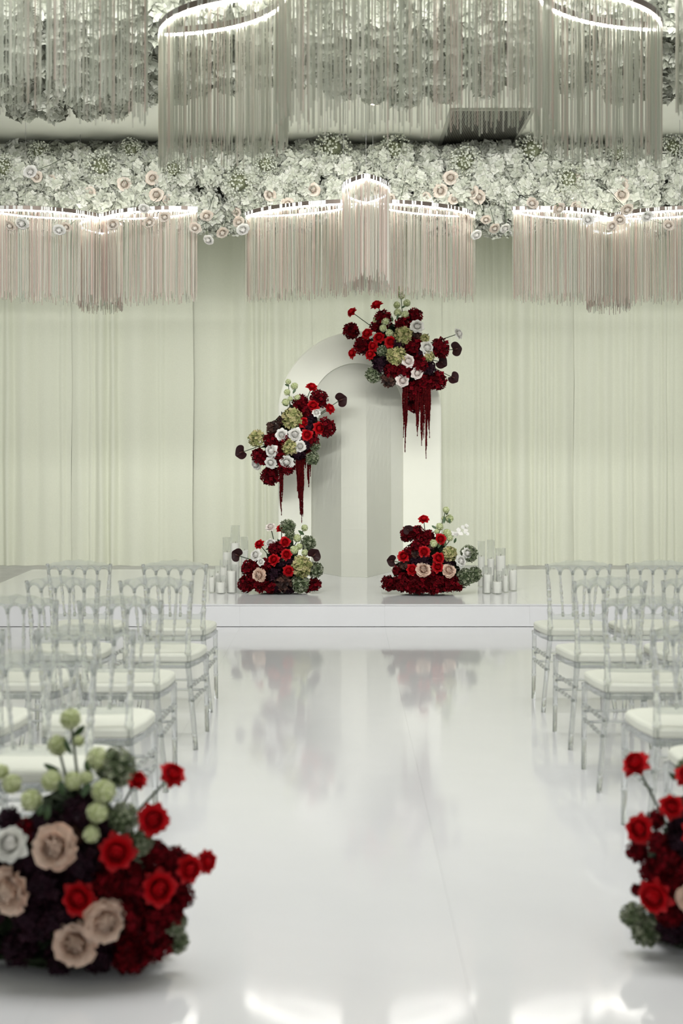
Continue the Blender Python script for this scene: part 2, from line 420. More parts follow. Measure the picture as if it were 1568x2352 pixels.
def leaf_mesh():
    mb = MB(); vs = []; fs = []; n = 6
    for j in range(n + 1):
        v = j / n; wd = 0.42 * math.sin(PI * (0.04 + 0.92 * v)) ** 0.8
        for u in (-1, 0, 1):
            vs.append((u * wd, v * 2 - 0.2, 0.14 * abs(u) + 0.25 * math.sin(v * 2.5)))
    for j in range(n):
        for i in range(2):
            a = j * 3 + i; fs.append((a, a + 1, a + 4, a + 3))
    mb.add(vs, fs); return mb.mesh('leaf', M['leaf'], True)
def orchid_mesh():
    r = random.Random(3); mb = MB()
    for k in range(3): petal(mb, PI / 2 + k * 2 * PI / 3, 0.05, 0, 0.95, 0.34, math.radians(80), math.radians(95), 0.3, 0.1, 0, 0.5, rnd=r)
    for s in (-1, 1): petal(mb, PI / 2 + s * 1.25, 0.05, 0.05, 1.0, 0.62, math.radians(75), math.radians(92), 0.05, 0.05, 0, 0.7, rnd=r)
    mb.lathe([(0.001, -0.1), (0.14, 0.0), (0.18, 0.15), (0.08, 0.3), (0.001, 0.32)], 8, 0.9)
    return mb.mesh('orchid', M['white'], True)
def breath_mesh(seed):
    r = random.Random(seed); mb = MB()
    for i in range(330):
        d = Vector((r.gauss(0, 1), r.gauss(0, 1), r.gauss(0, 1))).normalized() * r.uniform(0.62, 1.0)
        s = r.uniform(0.05, 0.085); t = r.random()
        mb.add([d + Vector(v) * s for v in ((1, 0, 0), (-1, 0, 0), (0, 1, 0), (0, -1, 0), (0, 0, 1), (0, 0, -1))],
               [(0, 2, 4), (2, 1, 4), (1, 3, 4), (3, 0, 4), (2, 0, 5), (1, 2, 5), (3, 1, 5), (0, 3, 5)], t)
    return mb.mesh('gypsophila', M['breath'])
def breath_core():
    r = random.Random(5); mb = MB()
    for i in range(60):
        d = Vector((r.gauss(0, 1), r.gauss(0, 1), r.gauss(0, 1))).normalized()
        mb.tube([(0, 0, 0), d * 0.5, d * 0.95], [0.02, 0.015, 0.01], 3, cap=False)
    mb.lathe([(0.001, -0.5), (0.35, -0.35), (0.5, 0), (0.35, 0.35), (0.001, 0.5)], 10)
    return mb.mesh('sprig_core', M['breath_core'])

LIB = {
    'R': ('red_rose', [rose_mesh('red_rose', M['red'], s, 0.55) for s in (1, 2, 3)]),
    'W': ('white_rose', [rose_mesh('white_rose', M['white'], s, 0.40) for s in (4, 5)]),
    'K': ('blush_rose', [rose_mesh('blush_rose', M['blush'], s, 0.40) for s in (6, 7)]),
    'P': ('peach_rose', [rose_mesh('peach_rose', M['peach'], s, 0.10, 0.16, 0.92) for s in (8, 9)]),
    'B': ('burgundy_carnation', [ball_mesh('burgundy_carnation', M['burgundy'], s, 90, 0.30, 0.45, 4, 0.35, 0.13) for s in (11, 12, 13)]),
    'T': ('green_hydrangea', [ball_mesh('green_hydrangea', M['tan'], s, 110, 0.25, 0.40, 4, 0.3, 0.10) for s in (14, 15)]),
    'S': ('sage_hydrangea', [ball_mesh('sage_hydrangea', M['sage'], s, 170, 0.185, 0.55, 4, 0.45, 0.11, 0.74) for s in (16, 17)]),
    'V': ('viburnum', [ball_mesh('viburnum', M['lime'], s, 100, 0.22, 0.15, 5, 0.15, 0.05, 0.80) for s in (18, 19)]),
    'C': ('chocolate_hydrangea', [ball_mesh('chocolate_hydrangea', M['chocolate'], s, 60, 0.36, 0.45, 4, 0.35, 0.12) for s in (20, 21)]),
    'D': ('plum_hydrangea', [ball_mesh('plum_hydrangea', M['plum'], s, 80, 0.30, 0.4, 4, 0.35, 0.12) for s in (22, 23)]),
    'O': ('orchid', [orchid_mesh()]),
    'A': ('anthurium', [anthurium_mesh()]),
    'L': ('leaf', [leaf_mesh()]),
}
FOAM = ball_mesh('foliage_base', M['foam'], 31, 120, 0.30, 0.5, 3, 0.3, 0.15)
mb = MB(); mb.tube([(0, 0, 0), (0, -0.02, 0.3), (0, -0.02, 0.62)], [0.07, 0.075, 0.04], 8); SPADIX = mb.mesh('spadix', M['spadix'], True)
PUSH = {'R': 0.05, 'W': 0.06, 'K': 0.06, 'P': 0.06, 'V': 0.04, 'T': 0.03, 'S': 0.01, 'B': 0.0, 'C': 0.0, 'D': -0.01, 'A': 0.12, 'O': 0.05, 'L': 0.03}

def stem_mesh(a, b, rad, bow=0.03):
    a, b = Vector(a), Vector(b); m = (a + b) / 2 + Vector((0, 0, -bow))
    mb = MB(); mb.tube([a, a * 0.56 + m * 0.38 + b * 0.06, m * 0.5 + a * 0.25 + b * 0.25, b * 0.56 + m * 0.38 + a * 0.06, b], rad, 6)
    return mb.mesh('stem', M['stem'], True)

def amaranth(root, rel, length, width, seed):
    r = random.Random(seed); mb = MB(); n = max(5, int(width / 0.0065))
    for i in range(n):
        x = r.uniform(-0.5, 0.5) * width if i else 0.0; yy = r.uniform(-0.5, 0.5) * width * 0.7
        ln = length * (r.uniform(0.62, 1.0) if i else 1.0) * (1 - 0.22 * abs(x) / (width * 0.5 + 1e-6))
        pts = []; rad = []; K = int(ln / 0.012) + 3; ph = r.uniform(0, 6)
        for k in range(K + 1):
            t = k / K
            pts.append((x * (1 - 0.35 * t) + 0.003 * math.sin(ph + t * 9), yy * (1 - 0.3 * t), -ln * t))
            rad.append((0.0115 * (1 - 0.62 * t)) * r.uniform(0.6, 1.35))
        mb.tube(pts, rad, 5, [r.random() for _ in range((K + 1) * 5)])
    o = obj('amaranth', mb.mesh('amaranth', M['amaranth']), root, rel, kind='stuff')
    return o

def arrangement(name, label, view, centre, Zc, D, ext, base, flowers, tassels=(), foams=(), zfront=None, seed=1):
    """flowers: (code, x, y, diameter[, stem]) in the coordinates of a view (x0, y0, scale) of the photograph;
    their depth follows the rounded body of the arrangement (middle distance Zc, half depth D)."""
    r = random.Random(seed); x0, y0, s = view
    root = thing(name, base, label, 'flower arrangement'); B = Vector(base)
    C = at(x0 + centre[0] / s, y0 + centre[1] / s, Zc)
    for (fx, fy, fw, fh, fd) in foams:
        p = at(x0 + fx / s, y0 + fy / s, Zc); k = Zc / F_PX / s / 2
        if 'mound' in name: p.z = max(p.z, B.z + fh * k * 1.2)
        obj('foliage_base', FOAM, root, p - B, scale=(fw * k, fd, fh * k), kind='stuff')
    for f in flowers:
        code, fx, fy, fd = f[:4]; stem = len(f) > 4
        rx, ry = (fx - centre[0]) / ext[0], (fy - centre[1]) / ext[1]; q = min(1, rx * rx + ry * ry)
        Z = Zc - D * math.sqrt(1 - q) - PUSH[code] * (0.5 if stem else 1)
        if stem: Z = Zc - D * 0.35
        p = at(x0 + fx / s, y0 + fy / s, Z); rad = fd / s * Z / F_PX / 2
        nrm = Vector((rx * 0.75, -(1.05 - 0.5 * q), -ry * 0.6 + 0.12)) + Vector((r.gauss(0, .18), 0, r.gauss(0, .15)))
        if stem: nrm = Vector((rx * 1.0, -0.75, -ry * 0.9 + 0.2))
        nm, ms = LIB[code]; me = ms[r.randrange(len(ms))]
        sc = rad * {'R': 1.18, 'W': 1.18, 'K': 1.18, 'P': 1.18, 'A': 1.12, 'L': 1.0, 'O': 1.0}.get(code, 0.98)
        if code == 'A':
            spin = r.uniform(-0.5, 0.5) + math.atan2(-rx, -ry) + PI
            rot = facing((rx * 0.35, -1, 0.15), 0) @ Quaternion((0, 0, 1), spin)
        elif code == 'L':
            rot = facing((r.uniform(-.6, .6), -1, r.uniform(-.4, .6)), r.uniform(-1.3, 1.3))
        elif code in 'RWKPO': rot = facing(nrm, r.uniform(0, 6.28))
        else: rot = facing(nrm, r.uniform(0, 6.28))
        lift = sc * (1.14 if code in 'BTSVCD' else 1.0)
        if 'mound' in name and p.z - lift < B.z: p.z = B.z + lift
        o = obj(nm, me, root, p - B, rot, sc)
        if code == 'A': obj('spadix', SPADIX, o, (0, 0.25, -0.08), facing((0, -0.5, 0.7)))
        if stem:
            inv = rot.inverted(); tgt = p + (C - p) * 0.72 + Vector((0, 0.03, 0))
            start = Vector((0, 0, -0.15)) if code != 'A' else Vector((0, 0.25, -0.1))
            end = (inv @ (tgt - p)) / sc
            obj('stem', stem_mesh(start, end, 0.0042 / sc if Zc > 8 else 0.0045 / sc, 0.04 / sc), o)
    for i, (tx, ty0, ty1, tw) in enumerate(tassels):
        Z = Zc - D * 0.75; p = at(x0 + tx / s, y0 + ty0 / s, Z)
        amaranth(root, p - B, (ty1 - ty0) / s * Z / F_PX, tw / s * Z / F_PX, seed * 50 + i)
    if 'mound' in name:      # nothing may dip below what the mound stands on
        for o in root.children:
            if o.data is None: continue
            q = o.rotation_quaternion if o.rotation_mode == 'QUATERNION' else Quaternion(); sv = o.scale
            low = min((q @ Vector((v.co.x * sv.x, v.co.y * sv.y, v.co.z * sv.z))).z for v in o.data.vertices) + o.location.z
            if low < 0.002: o.location.z += 0.002 - low
    return root

# bouquet high on the arch
arrangement('arch_bouquet', 'large red, white and green bouquet on the shoulder of the arch, trailing burgundy amaranth',
    (760, 640, 4.612), (790, 760), 15.30, 0.30, (520, 520), at(925, 850, 15.55),
    [('R', 478, 272, 130, 1), ('R', 215, 350, 118, 1), ('R', 378, 580, 135), ('R', 505, 622, 130), ('R', 630, 670, 135), ('R', 440, 715, 125), ('R', 412, 800, 128), ('R', 220, 790, 118, 1),
     ('B', 215, 550, 175), ('B', 335, 710, 190), ('B', 550, 430, 190), ('B', 885, 395, 165), ('B', 760, 480, 170), ('B', 1150, 735, 205), ('B', 870, 710, 190), ('B', 1120, 1080, 210),
     ('B', 880, 1190, 200), ('B', 880, 1330, 190), ('B', 770, 960, 190), ('B', 480, 510, 130), ('B', 940, 900, 200), ('D', 530, 900, 190), ('D', 1020, 940, 180), ('B', 640, 960, 170), ('D', 960, 780, 160),
     ('B', 990, 1080, 190), ('D', 700, 700, 170),
     ('W', 912, 500, 150), ('W', 1355, 580, 120, 1), ('W', 1020, 730, 160), ('K', 818, 870, 145), ('K', 760, 1080, 145), ('K', 915, 1000, 135),
     ('T', 765, 600, 205), ('T', 690, 820, 215), ('T', 1030, 820, 135), ('T', 990, 640, 110), ('S', 450, 1020, 180), ('S', 545, 770, 125),
     ('C', 615, 1070, 160), ('C', 905, 620, 125),
     ('V', 735, 120, 95, 1), ('V', 745, 180, 82), ('V', 698, 280, 82), ('V', 802, 260, 86), ('V', 705, 360, 92), ('V', 782, 382, 96), ('V', 482, 447, 88), ('V', 575, 452, 96), ('V', 550, 525, 86), ('V', 618, 578, 92),
     ('A', 1318, 748, 145, 1), ('A', 1165, 888, 140, 1), ('A', 1292, 1052, 130, 1),
     ('L', 650, 450, 60), ('L', 535, 400, 50), ('L', 700, 430, 60), ('L', 745, 310, 55), ('L', 760, 420, 55), ('L', 505, 870, 60)],
    [(785, 1150, 1840, 50), (915, 1150, 1670, 45), (1005, 1000, 1910, 75), (962, 1250, 1770, 45), (1040, 1080, 1690, 42)],
    [(740, 740, 560, 520, 0.20), (900, 1120, 220, 330, 0.10)], seed=2)

# bouquet half way up the arch
arrangement('arch_bouquet', 'red and white bouquet half way up the arch leg, between lower flowers and shoulder bouquet',
    (520, 840, 5.227), (790, 800), 15.24, 0.27, (600, 620), at(660, 1000, 15.55),
    [('R', 1025, 250, 142, 1), ('R', 1040, 475, 152), ('R', 1245, 510, 142, 1), ('R', 1115, 750, 158), ('R', 968, 830, 148), ('R', 925, 680, 135),
     ('B', 1110, 400, 215), ('B', 890, 440, 190), ('B', 1190, 745, 235), ('B', 540, 890, 190), ('B', 385, 1080, 180), ('B', 525, 1320, 232), ('B', 720, 1205, 210), ('B', 640, 1050, 200),
     ('D', 960, 720, 180), ('B', 950, 560, 180), ('B', 1030, 900, 170), ('D', 1010, 620, 150), ('D', 870, 1050, 170), ('B', 700, 900, 180), ('B', 450, 1130, 140), ('D', 960, 930, 170),
     ('T', 790, 630, 262), ('T', 365, 870, 210), ('T', 755, 975, 205), ('S', 1060, 960, 140), ('S', 1030, 1110, 175),
     ('W', 345, 880, 150), ('W', 662, 830, 152), ('W', 822, 825, 168), ('W', 535, 1025, 168), ('W', 530, 1165, 150), ('W', 885, 970, 145), ('W', 722, 1160, 175), ('W', 350, 1190, 145, 1), ('W', 1080, 560, 110),
     ('C', 570, 755, 175), ('C', 655, 660, 95),
     ('V', 740, 193, 76, 1), ('V', 815, 245, 96), ('V', 728, 318, 86), ('V', 855, 392, 100), ('V', 710, 440, 100), ('V', 765, 398, 70),
     ('A', 1370, 412, 165, 1), ('A', 180, 1042, 165, 1),
     ('L', 800, 330, 70), ('L', 752, 240, 60), ('L', 790, 430, 70), ('L', 980, 560, 60), ('L', 730, 480, 70)],
    [(655, 1180, 1800, 48), (880, 1040, 1790, 90), (905, 1050, 1890, 60), (985, 940, 1460, 68), (945, 1040, 1230, 50)],
    [(850, 780, 480, 620, 0.18), (640, 1030, 380, 300, 0.14)], seed=3)

# mounds standing on the stage
arrangement('stage_flower_mound', 'stage flower mound with one peach rose and sage hydrangeas at the arch foot',
    (460, 1170, 5.058), (930, 700), 13.50, 0.30, (560, 560), (-0.55, 13.5, ST_H),
    [('R', 945, 215, 132, 1), ('R', 680, 400, 122, 1), ('R', 985, 378, 130), ('R', 850, 582, 142), ('R', 1000, 522, 135), ('R', 1025, 715, 138),
     ('K', 815, 200, 120, 1), ('W', 810, 390, 130, 1), ('W', 640, 530, 140), ('W', 700, 610, 90), ('P', 680, 765, 162),
     ('B', 560, 680, 185), ('B', 528, 890, 190), ('B', 700, 890, 215), ('B', 870, 460, 165), ('B', 765, 640, 160), ('B', 1320, 870, 165), ('B', 640, 650, 150), ('B', 610, 800, 150), ('B', 810, 900, 170), ('B', 930, 450, 150),
     ('D', 860, 755, 190), ('C', 960, 850, 200), ('D', 960, 620, 150), ('D', 1040, 620, 150), ('D', 900, 900, 150), ('D', 1050, 935, 120), ('B', 1240, 945, 110), ('D', 1000, 930, 130),
     ('T', 1170, 660, 255), ('S', 1015, 205, 185), ('S', 1040, 310, 130), ('S', 1250, 395, 190), ('S', 1335, 700, 190), ('S', 1160, 870, 222),
     ('V', 1210, 215, 86, 1), ('V', 1125, 335, 102), ('V', 1090, 470, 112), ('V', 1215, 505, 92), ('V', 1150, 430, 80),
     ('A', 430, 530, 150, 1), ('A', 1320, 530, 155),
     ('L', 1195, 290, 90), ('L', 1180, 450, 70), ('L', 950, 600, 70), ('L', 640, 950, 50)],
    foams=[(930, 740, 640, 380, 0.20), (960, 520, 330, 330, 0.12), (930, 900, 800, 170, 0.20)], seed=4)
arrangement('stage_flower_mound', 'wide stage flower mound with two peach roses, white orchids and burgundy base',
    (860, 1150, 4.48), (560, 700), 13.40, 0.30, (540, 520), (0.78, 13.4, ST_H),
    [('R', 505, 185, 116, 1), ('R', 680, 395, 122), ('R', 510, 525, 128), ('R', 295, 570, 128), ('R', 660, 590, 130), ('R', 650, 680, 128), ('R', 385, 710, 124),
     ('P', 503, 705, 152), ('P', 765, 715, 145),
     ('B', 335, 350, 150), ('B', 430, 330, 155), ('B', 550, 360, 130), ('B', 150, 850, 160), ('B', 295, 840, 195), ('B', 470, 850, 220), ('B', 640, 850, 205), ('B', 770, 840, 190), ('B', 590, 880, 170), ('B', 440, 470, 145),
     ('B', 230, 720, 100), ('B', 350, 540, 130), ('B', 860, 880, 110), ('D', 500, 610, 170), ('B', 580, 750, 150), ('B', 380, 870, 170), ('D', 760, 620, 150), ('B', 440, 770, 150), ('D', 420, 630, 140), ('B', 540, 430, 140),
     ('C', 570, 460, 105), ('C', 420, 555, 105), ('C', 310, 650, 110),
     ('W', 955, 540, 118), ('W', 890, 620, 128), ('O', 820, 345, 80, 1), ('O', 875, 320, 86), ('O', 920, 290, 82), ('O', 940, 335, 66), ('O', 948, 262, 58),
     ('V', 735, 95, 76, 1), ('V', 770, 185, 92), ('V', 712, 185, 55), ('V', 668, 268, 88), ('V', 745, 335, 98), ('V', 605, 440, 92), ('V', 770, 382, 80), ('V', 640, 320, 60),
     ('T', 770, 550, 165), ('S', 970, 545, 185), ('S', 925, 790, 190), ('S', 1022, 760, 165),
     ('A', 345, 300, 100), ('A', 180, 620, 112, 1),
     ('L', 740, 140, 60), ('L', 715, 230, 70), ('L', 775, 230, 60), ('L', 630, 290, 60), ('L', 650, 480, 80), ('L', 720, 470, 70), ('L', 820, 430, 60)],
    foams=[(540, 740, 620, 360, 0.20), (540, 520, 340, 330, 0.12), (520, 900, 760, 150, 0.20)], seed=5)

# mounds at the head of the aisle
arrangement('aisle_flower_mound', 'tall dark aisle flower mound with lime viburnum balls and several peach roses on the floor',
    (0, 1580, 2.904), (560, 1200), 4.50, 0.26, (950, 900), (-0.83, 4.50, 0.0),
    [('V', 470, 205, 152, 1), ('V', 385, 385, 148, 1), ('V', 650, 475, 168), ('V', 525, 355, 80), ('V', 345, 620, 152), ('V', 490, 620, 135), ('V', 690, 690, 175), ('V', 210, 750, 155), ('V', 650, 830, 155), ('V', 610, 975, 125), ('V', 575, 600, 100), ('V', 80, 640, 140), ('V', 10, 560, 110),
     ('S', 770, 530, 270), ('S', 820, 870, 210), ('S', 940, 1030, 170), ('S', 1165, 1560, 170), ('S', 1180, 1690, 165),
     ('R', 1155, 570, 180, 1), ('R', 915, 610, 140, 1), ('R', 1025, 880, 215), ('R', 780, 1100, 245), ('R', 1065, 1340, 245), ('R', 1270, 1210, 190), ('R', 1385, 1160, 160, 1), ('R', 520, 1410, 235),
     ('P', 360, 1065, 290), ('P', 50, 1360, 300), ('P', 705, 1560, 285), ('P', 500, 1710, 285), ('W', 60, 1040, 240), ('P', -150, 1600, 280), ('R', -180, 1250, 240),
     ('B', 1030, 1110, 190), ('B', 1165, 1150, 180), ('B', 1210, 1400, 170), ('B', 900, 1300, 250), ('B', 1010, 1550, 250), ('B', 860, 1480, 250), ('B', 1130, 1480, 210), ('B', 880, 1770, 270), ('B', 1020, 1690, 260), ('B', 720, 1290, 250), ('B', 1200, 1290, 160), ('B', 1120, 1240, 190),
     ('D', 560, 1170, 280), ('D', 290, 1300, 300), ('D', 240, 1540, 300), ('D', 650, 1770, 250), ('D', 400, 1800, 220), ('D', 130, 1730, 240), ('D', 200, 1180, 240), ('D', 540, 830, 240), ('D', 310, 930, 220), ('D', 400, 1500, 260), ('D', -80, 1450, 280), ('D', -100, 1750, 260), ('D', -60, 1150, 260), ('B', 180, 950, 160), ('D', 700, 940, 180), ('D', 60, 880, 160), ('C', 460, 1000, 180),
     ('L', 500, 310, 110), ('L', 480, 430, 120), ('L', 390, 540, 120), ('L', 310, 870, 110), ('L', 600, 560, 110), ('L', 420, 700, 120), ('L', 560, 720, 110), ('L', 260, 840, 110)],
    foams=[(480, 1400, 1150, 760, 0.20), (480, 900, 560, 480, 0.14), (480, 1800, 1250, 260, 0.20)], seed=6)
arrangement('aisle_flower_mound', 'red and burgundy aisle flower mound with sage hydrangea at its foot, beside clear chairs',
    (1390, 1680, 4.2), (800, 1300), 4.66, 0.28, (720, 950), (1.19, 4.66, 0.0),
    [('R', 285, 300, 280, 1), ('R', 640, 720, 240), ('R', 325, 945, 290), ('R', 460, 1600, 350), ('R', 900, 1000, 300), ('R', 1100, 1500, 320), ('R', 800, 420, 280),
     ('B', 310, 1160, 220), ('B', 450, 1350, 250), ('B', 600, 1240, 240), ('B', 300, 1530, 120), ('B', 660, 1480, 260), ('B', 620, 1750, 260), ('B', 760, 1360, 270), ('B', 480, 850, 190), ('B', 520, 1080, 230), ('B', 960, 1650, 300), ('B', 1150, 1250, 320),
     ('D', 640, 1900, 280), ('D', 700, 1050, 270), ('D', 850, 1850, 300), ('D', 900, 1250, 300), ('D', 1080, 1880, 300), ('D', 720, 880, 230), ('P', 850, 1620, 300), ('P', 1150, 1000, 300),
     ('S', 275, 1780, 270), ('S', 390, 1930, 300), ('S', 790, 380, 240), ('V', 950, 250, 220, 1), ('V', 1100, 450, 220), ('V', 980, 650, 220),
     ('L', 670, 460, 110), ('L', 760, 560, 140), ('L', 900, 500, 140)],
    foams=[(720, 1380, 600, 850, 0.20), (900, 850, 420, 480, 0.14), (700, 1850, 560, 260, 0.18)], seed=8)

# ------------------------------------------------------------------ candles in glass cylinders
def candle(px, wpx, ytop, ybase, yglass, rankc, rankg, where):
    Y = (CAM_H - ST_H) * F_PX / (ybase - VPY); k = Y / F_PX
    x = (px - VPX) * k; r = wpx * k / 2; h = (ybase - ytop) * k - 0.004; hg = max((ybase - yglass) * k, h + 0.03)
    t = thing('pillar_candle', (x, Y, ST_H + 0.008), f'{rankc} white pillar candle {where}', 'candle')
    rc = r * 0.88; mb = MB()
    mb.lathe([(0.001, 0), (rc * 0.98, 0), (rc, 0.004), (rc, h - 0.006), (rc * 0.94, h), (rc * 0.5, h - 0.004), (0.001, h - 0.006)], 24)
    obj('wax', mb.mesh('wax', M['wax'], True), t)
    mb = MB(); mb.tube([(0, 0, h - 0.008), (0.001, 0, h + 0.004), (0.003, 0, h + 0.012)], 0.0018, 6)
    obj('wick', mb.mesh('wick', M['wick'], True), t)
    mb = MB(); wall = 0.0028
    mb.lathe([(0.001, 0), (r, 0), (r, 0.004), (r, hg - 0.002), (r - wall / 2, hg), (r - wall, hg - 0.002), (r - wall, 0.007), (0.001, 0.006)], 28)
    g = obj('glass_cylinder', mb.mesh('glass_cylinder', M['glass'], True), None, (x, Y, ST_H + 0.0005))
    tag(g, f'{rankg} clear glass cylinder {where}', 'candle holder')
rank = ['tallest', 'second tallest', 'third tallest', 'fourth tallest', 'fifth tallest', 'sixth tallest', 'seventh tallest', 'shortest']
def cluster(rows, where):
    ch = sorted(range(8), key=lambda i: -(rows[i][3] - rows[i][2]) / (rows[i][3] - VPY))
    def gl(i): return min(rows[i][4], rows[i][2] - 8)
    gh = sorted(range(8), key=lambda i: -(rows[i][3] - gl(i)) / (rows[i][3] - VPY))
    for i, r_ in enumerate(rows): candle(*r_[:4], gl(i), rank[ch.index(i)], rank[gh.index(i)], where)
cluster([(487, 17, 1326, 1361, 1308), (507, 24, 1338, 1363, 1322), (532, 24, 1312, 1362, 1297), (514, 20, 1304, 1351, 1286), (521, 20, 1269, 1343, 1234), (540, 22, 1248, 1350, 1207), (500, 16, 1316, 1347, 1300), (561, 18, 1265, 1345, 1233)],
        'of the candle group beside the mound with one peach rose')
cluster([(1105, 17, 1279, 1348, 1243), (1118, 22, 1320, 1363, 1303), (1127, 18, 1284, 1352, 1240), (1141, 23, 1337, 1364, 1322), (1149, 24, 1277, 1353, 1259), (1160, 14, 1323, 1361, 1306), (1177, 21, 1310, 1357, 1296), (1146, 14, 1324, 1357, 1312)],
        'of the candle group beside the mound with orchids')

# ------------------------------------------------------------------ clear chairs
def chair_parts():
    P = []
    A = M['acrylic']
    def bead_profile(z, zs):  # radius along a turned post
        return zs
    for s in (-1, 1):   # back posts running down into the splayed rear legs
        pts = []; rad = []
        ctl = [(0.000, .217, -.075, .0135), (0.10, .206, -.050, .0135), (0.24, .188, -.022, .0140), (0.25, .187, -.02, .017), (0.262, .186, -.018, .0140), (0.32, .178, -.008, .0145), (0.325, .177, -.007, .017), (0.337, .177, -.006, .0145),
               (0.42, .168, 0, .0155), (0.455, .166, 0, .0165), (0.50, .166, -.003, .016), (0.505, .166, -.003, .018), (0.515, .166, -.004, .018), (0.52, .166, -.004, .015), (0.58, .168, -.010, .014), (0.60, .169, -.012, .016), (0.615, .17, -.013, .016), (0.62, .17, -.013, .0125),
               (0.655, .172, -.016, .0115), (0.66, .172, -.017, .0145), (0.675, .173, -.018, .0145), (0.68, .173, -.018, .0115), (0.69, .174, -.019, .0125), (0.705, .175, -.021, .0145), (0.72, .176, -.022, .0115), (0.722, .176, -.022, .014), (0.735, .177, -.024, .014), (0.737, .177, -.024, .011),
               (0.75, .178, -.026, .0135), (0.765, .179, -.027, .0115), (0.78, .18, -.029, .0135), (0.785, .181, -.03, .010), (0.835, .186, -.036, .0095), (0.87, .190, -.042, .0105), (0.89, .192, -.045, .010)]
        for z, x, yy, q in ctl: pts.append((s * x, yy, z)); rad.append(q)
        mb = MB(); mb.tube(pts, rad, 10); P.append(('rear_post', mb.mesh('rear_post', A, True)))
    for s in (-1, 1):   # front legs
        mb = MB(); z = [(0, .0125), (.14, .0130), (.143, .0155), (.153, .0155), (.156, .013), (.24, .0135), (.30, .0135), (.305, .016), (.315, .016), (.32, .0135), (.41, .015), (.43, .017)]
        mb.tube([(s * (.212 + .006 * (1 - zz / .43)), .40, zz) for zz, q in z], [q for zz, q in z], 10); P.append(('front_leg', mb.mesh('front_leg', A, True)))
    cell = 0.378 / 5
    def back_y(x, z): return -.003 - 0.105 * max(0, z - 0.5) - 0.016 * (1 - (x / .19) ** 2)
    # top rail with five arches
    mb = MB(); vs = []; fs = []; n = 60; th = 0.016
    for i in range(n + 1):
        x = -.192 + .384 * i / n; u = ((x + .189) % cell) / cell * 2 - 1
        if abs(x) > .189: u = 1
        lo = .832 + .040 * math.sqrt(max(0, 1 - (u / .86) ** 2) if abs(u) < .86 else 0)
        hi = .885 + .030 * (1 - (x / .192) ** 2) + .003 * math.cos(x / cell * 2 * PI)
        for (zz, dy) in ((lo, -th / 2), (hi, -th / 2), (hi, th / 2), (lo, th / 2)):
            vs.append((x, back_y(x, zz) + dy, zz))
    for i in range(n):
        for k in range(4):
            a, b = i * 4 + k, i * 4 + (k + 1) % 4; fs.append((a, b, b + 4, a + 4))
    fs += [(3, 2, 1, 0), tuple(n * 4 + k for k in range(4))]
    mb.add(vs, fs); P.append(('top_rail', mb.mesh('top_rail', A)))
    for c in range(5):   # moulded arch rims
        mb = MB(); xc = -.189 + cell * (c + .5); pts = []
        for k in range(13):
            a = PI * k / 12; x = xc - cell * .46 * math.cos(a); z = .826 + .046 * math.sin(a); pts.append((x, back_y(x, z) - .004, z))
        mb.tube(pts, .0055, 6); P.append(('arch_rim', mb.mesh('arch_rim', A, True)))
    for c in range(4):   # turned spindles
        xt = -.189 + cell * (c + 1); xb = xt * .80; mb = MB(); pts = []; rad = []
        for z, q in [(.572, .008), (.60, .0075), (.65, .0055), (.655, .008), (.668, .008), (.673, .006), (.69, .0085), (.70, .006), (.715, .009), (.73, .009), (.745, .006), (.755, .0085), (.768, .006), (.778, .0075), (.785, .0052), (.84, .0058), (.85, .006)]:
            t = (z - .572) / .278; x = xb + (xt - xb) * t; pts.append((x, back_y(x, z), z)); rad.append(q)
        mb.tube(pts, rad, 8); P.append(('spindle', mb.mesh('spindle', A, True)))
    mb = MB(); vs = []; fs = []; n = 40; cb = cell * .80
    for i in range(n + 1):
        x = -.166 + .332 * i / n; u = (((x + .189 * .8) % cb) / cb * 2 - 1)
        hi = .584 + .016 * abs(u) ** 3; lo = .552
        for (zz, dy) in ((lo, -.007), (hi, -.007), (hi, .007), (lo, .007)): vs.append((x, back_y(x, .57) + dy, zz))
    for i in range(n):
        for k in range(4):
            a, b = i * 4 + k, i * 4 + (k + 1) % 4; fs.append((a, b, b + 4, a + 4))
    fs += [(3, 2, 1, 0), tuple(n * 4 + k for k in range(4))]
    mb.add(vs, fs); P.append(('lower_rail', mb.mesh('lower_rail', A)))
    # seat outline: narrow at the back, rounded at the front
    def outline(ins):
        pts = []; hb, hf, dep, rc = .176 - ins, .226 - ins, .425 - ins, .10
        pts.append((-hb, -.016 + ins)); pts.append((-(hb + .035), .14)); pts.append((-hf + .004, .26))
        for k in range(7):
            a = PI - PI / 2 * k / 6; pts.append((-(hf - rc) + rc * math.cos(a), dep - rc + rc * math.sin(a)))
        full = pts + [(-x, yy) for x, yy in reversed(pts)]
        return full
    def slab(levels, smooth):
        mb = MB(); vs = []; fs = []
        for ins, z in levels: vs += [(x, yy, z) for x, yy in outline(ins)]
        n = len(outline(0))
        for k in range(len(levels) - 1):
            for i in range(n):
                a, b = k * n + i, k * n + (i + 1) % n; fs.append((b, a, a + n, b + n))
        fs.append(tuple(range(n))); fs.append(tuple(reversed(range((len(levels) - 1) * n, len(levels) * n))))
        mb.add(vs, fs); return mb
    P.append(('seat_frame', slab([(.006, .420), (0, .424), (0, .449), (.004, .453)], False).mesh('seat_frame', A)))
    cm = slab([(.004, .4535), (.0, .462), (.0, .484), (.006, .493), (.022, .498)], True).mesh('seat_pad', M['cushion'])
    P.append(('seat_pad', cm))
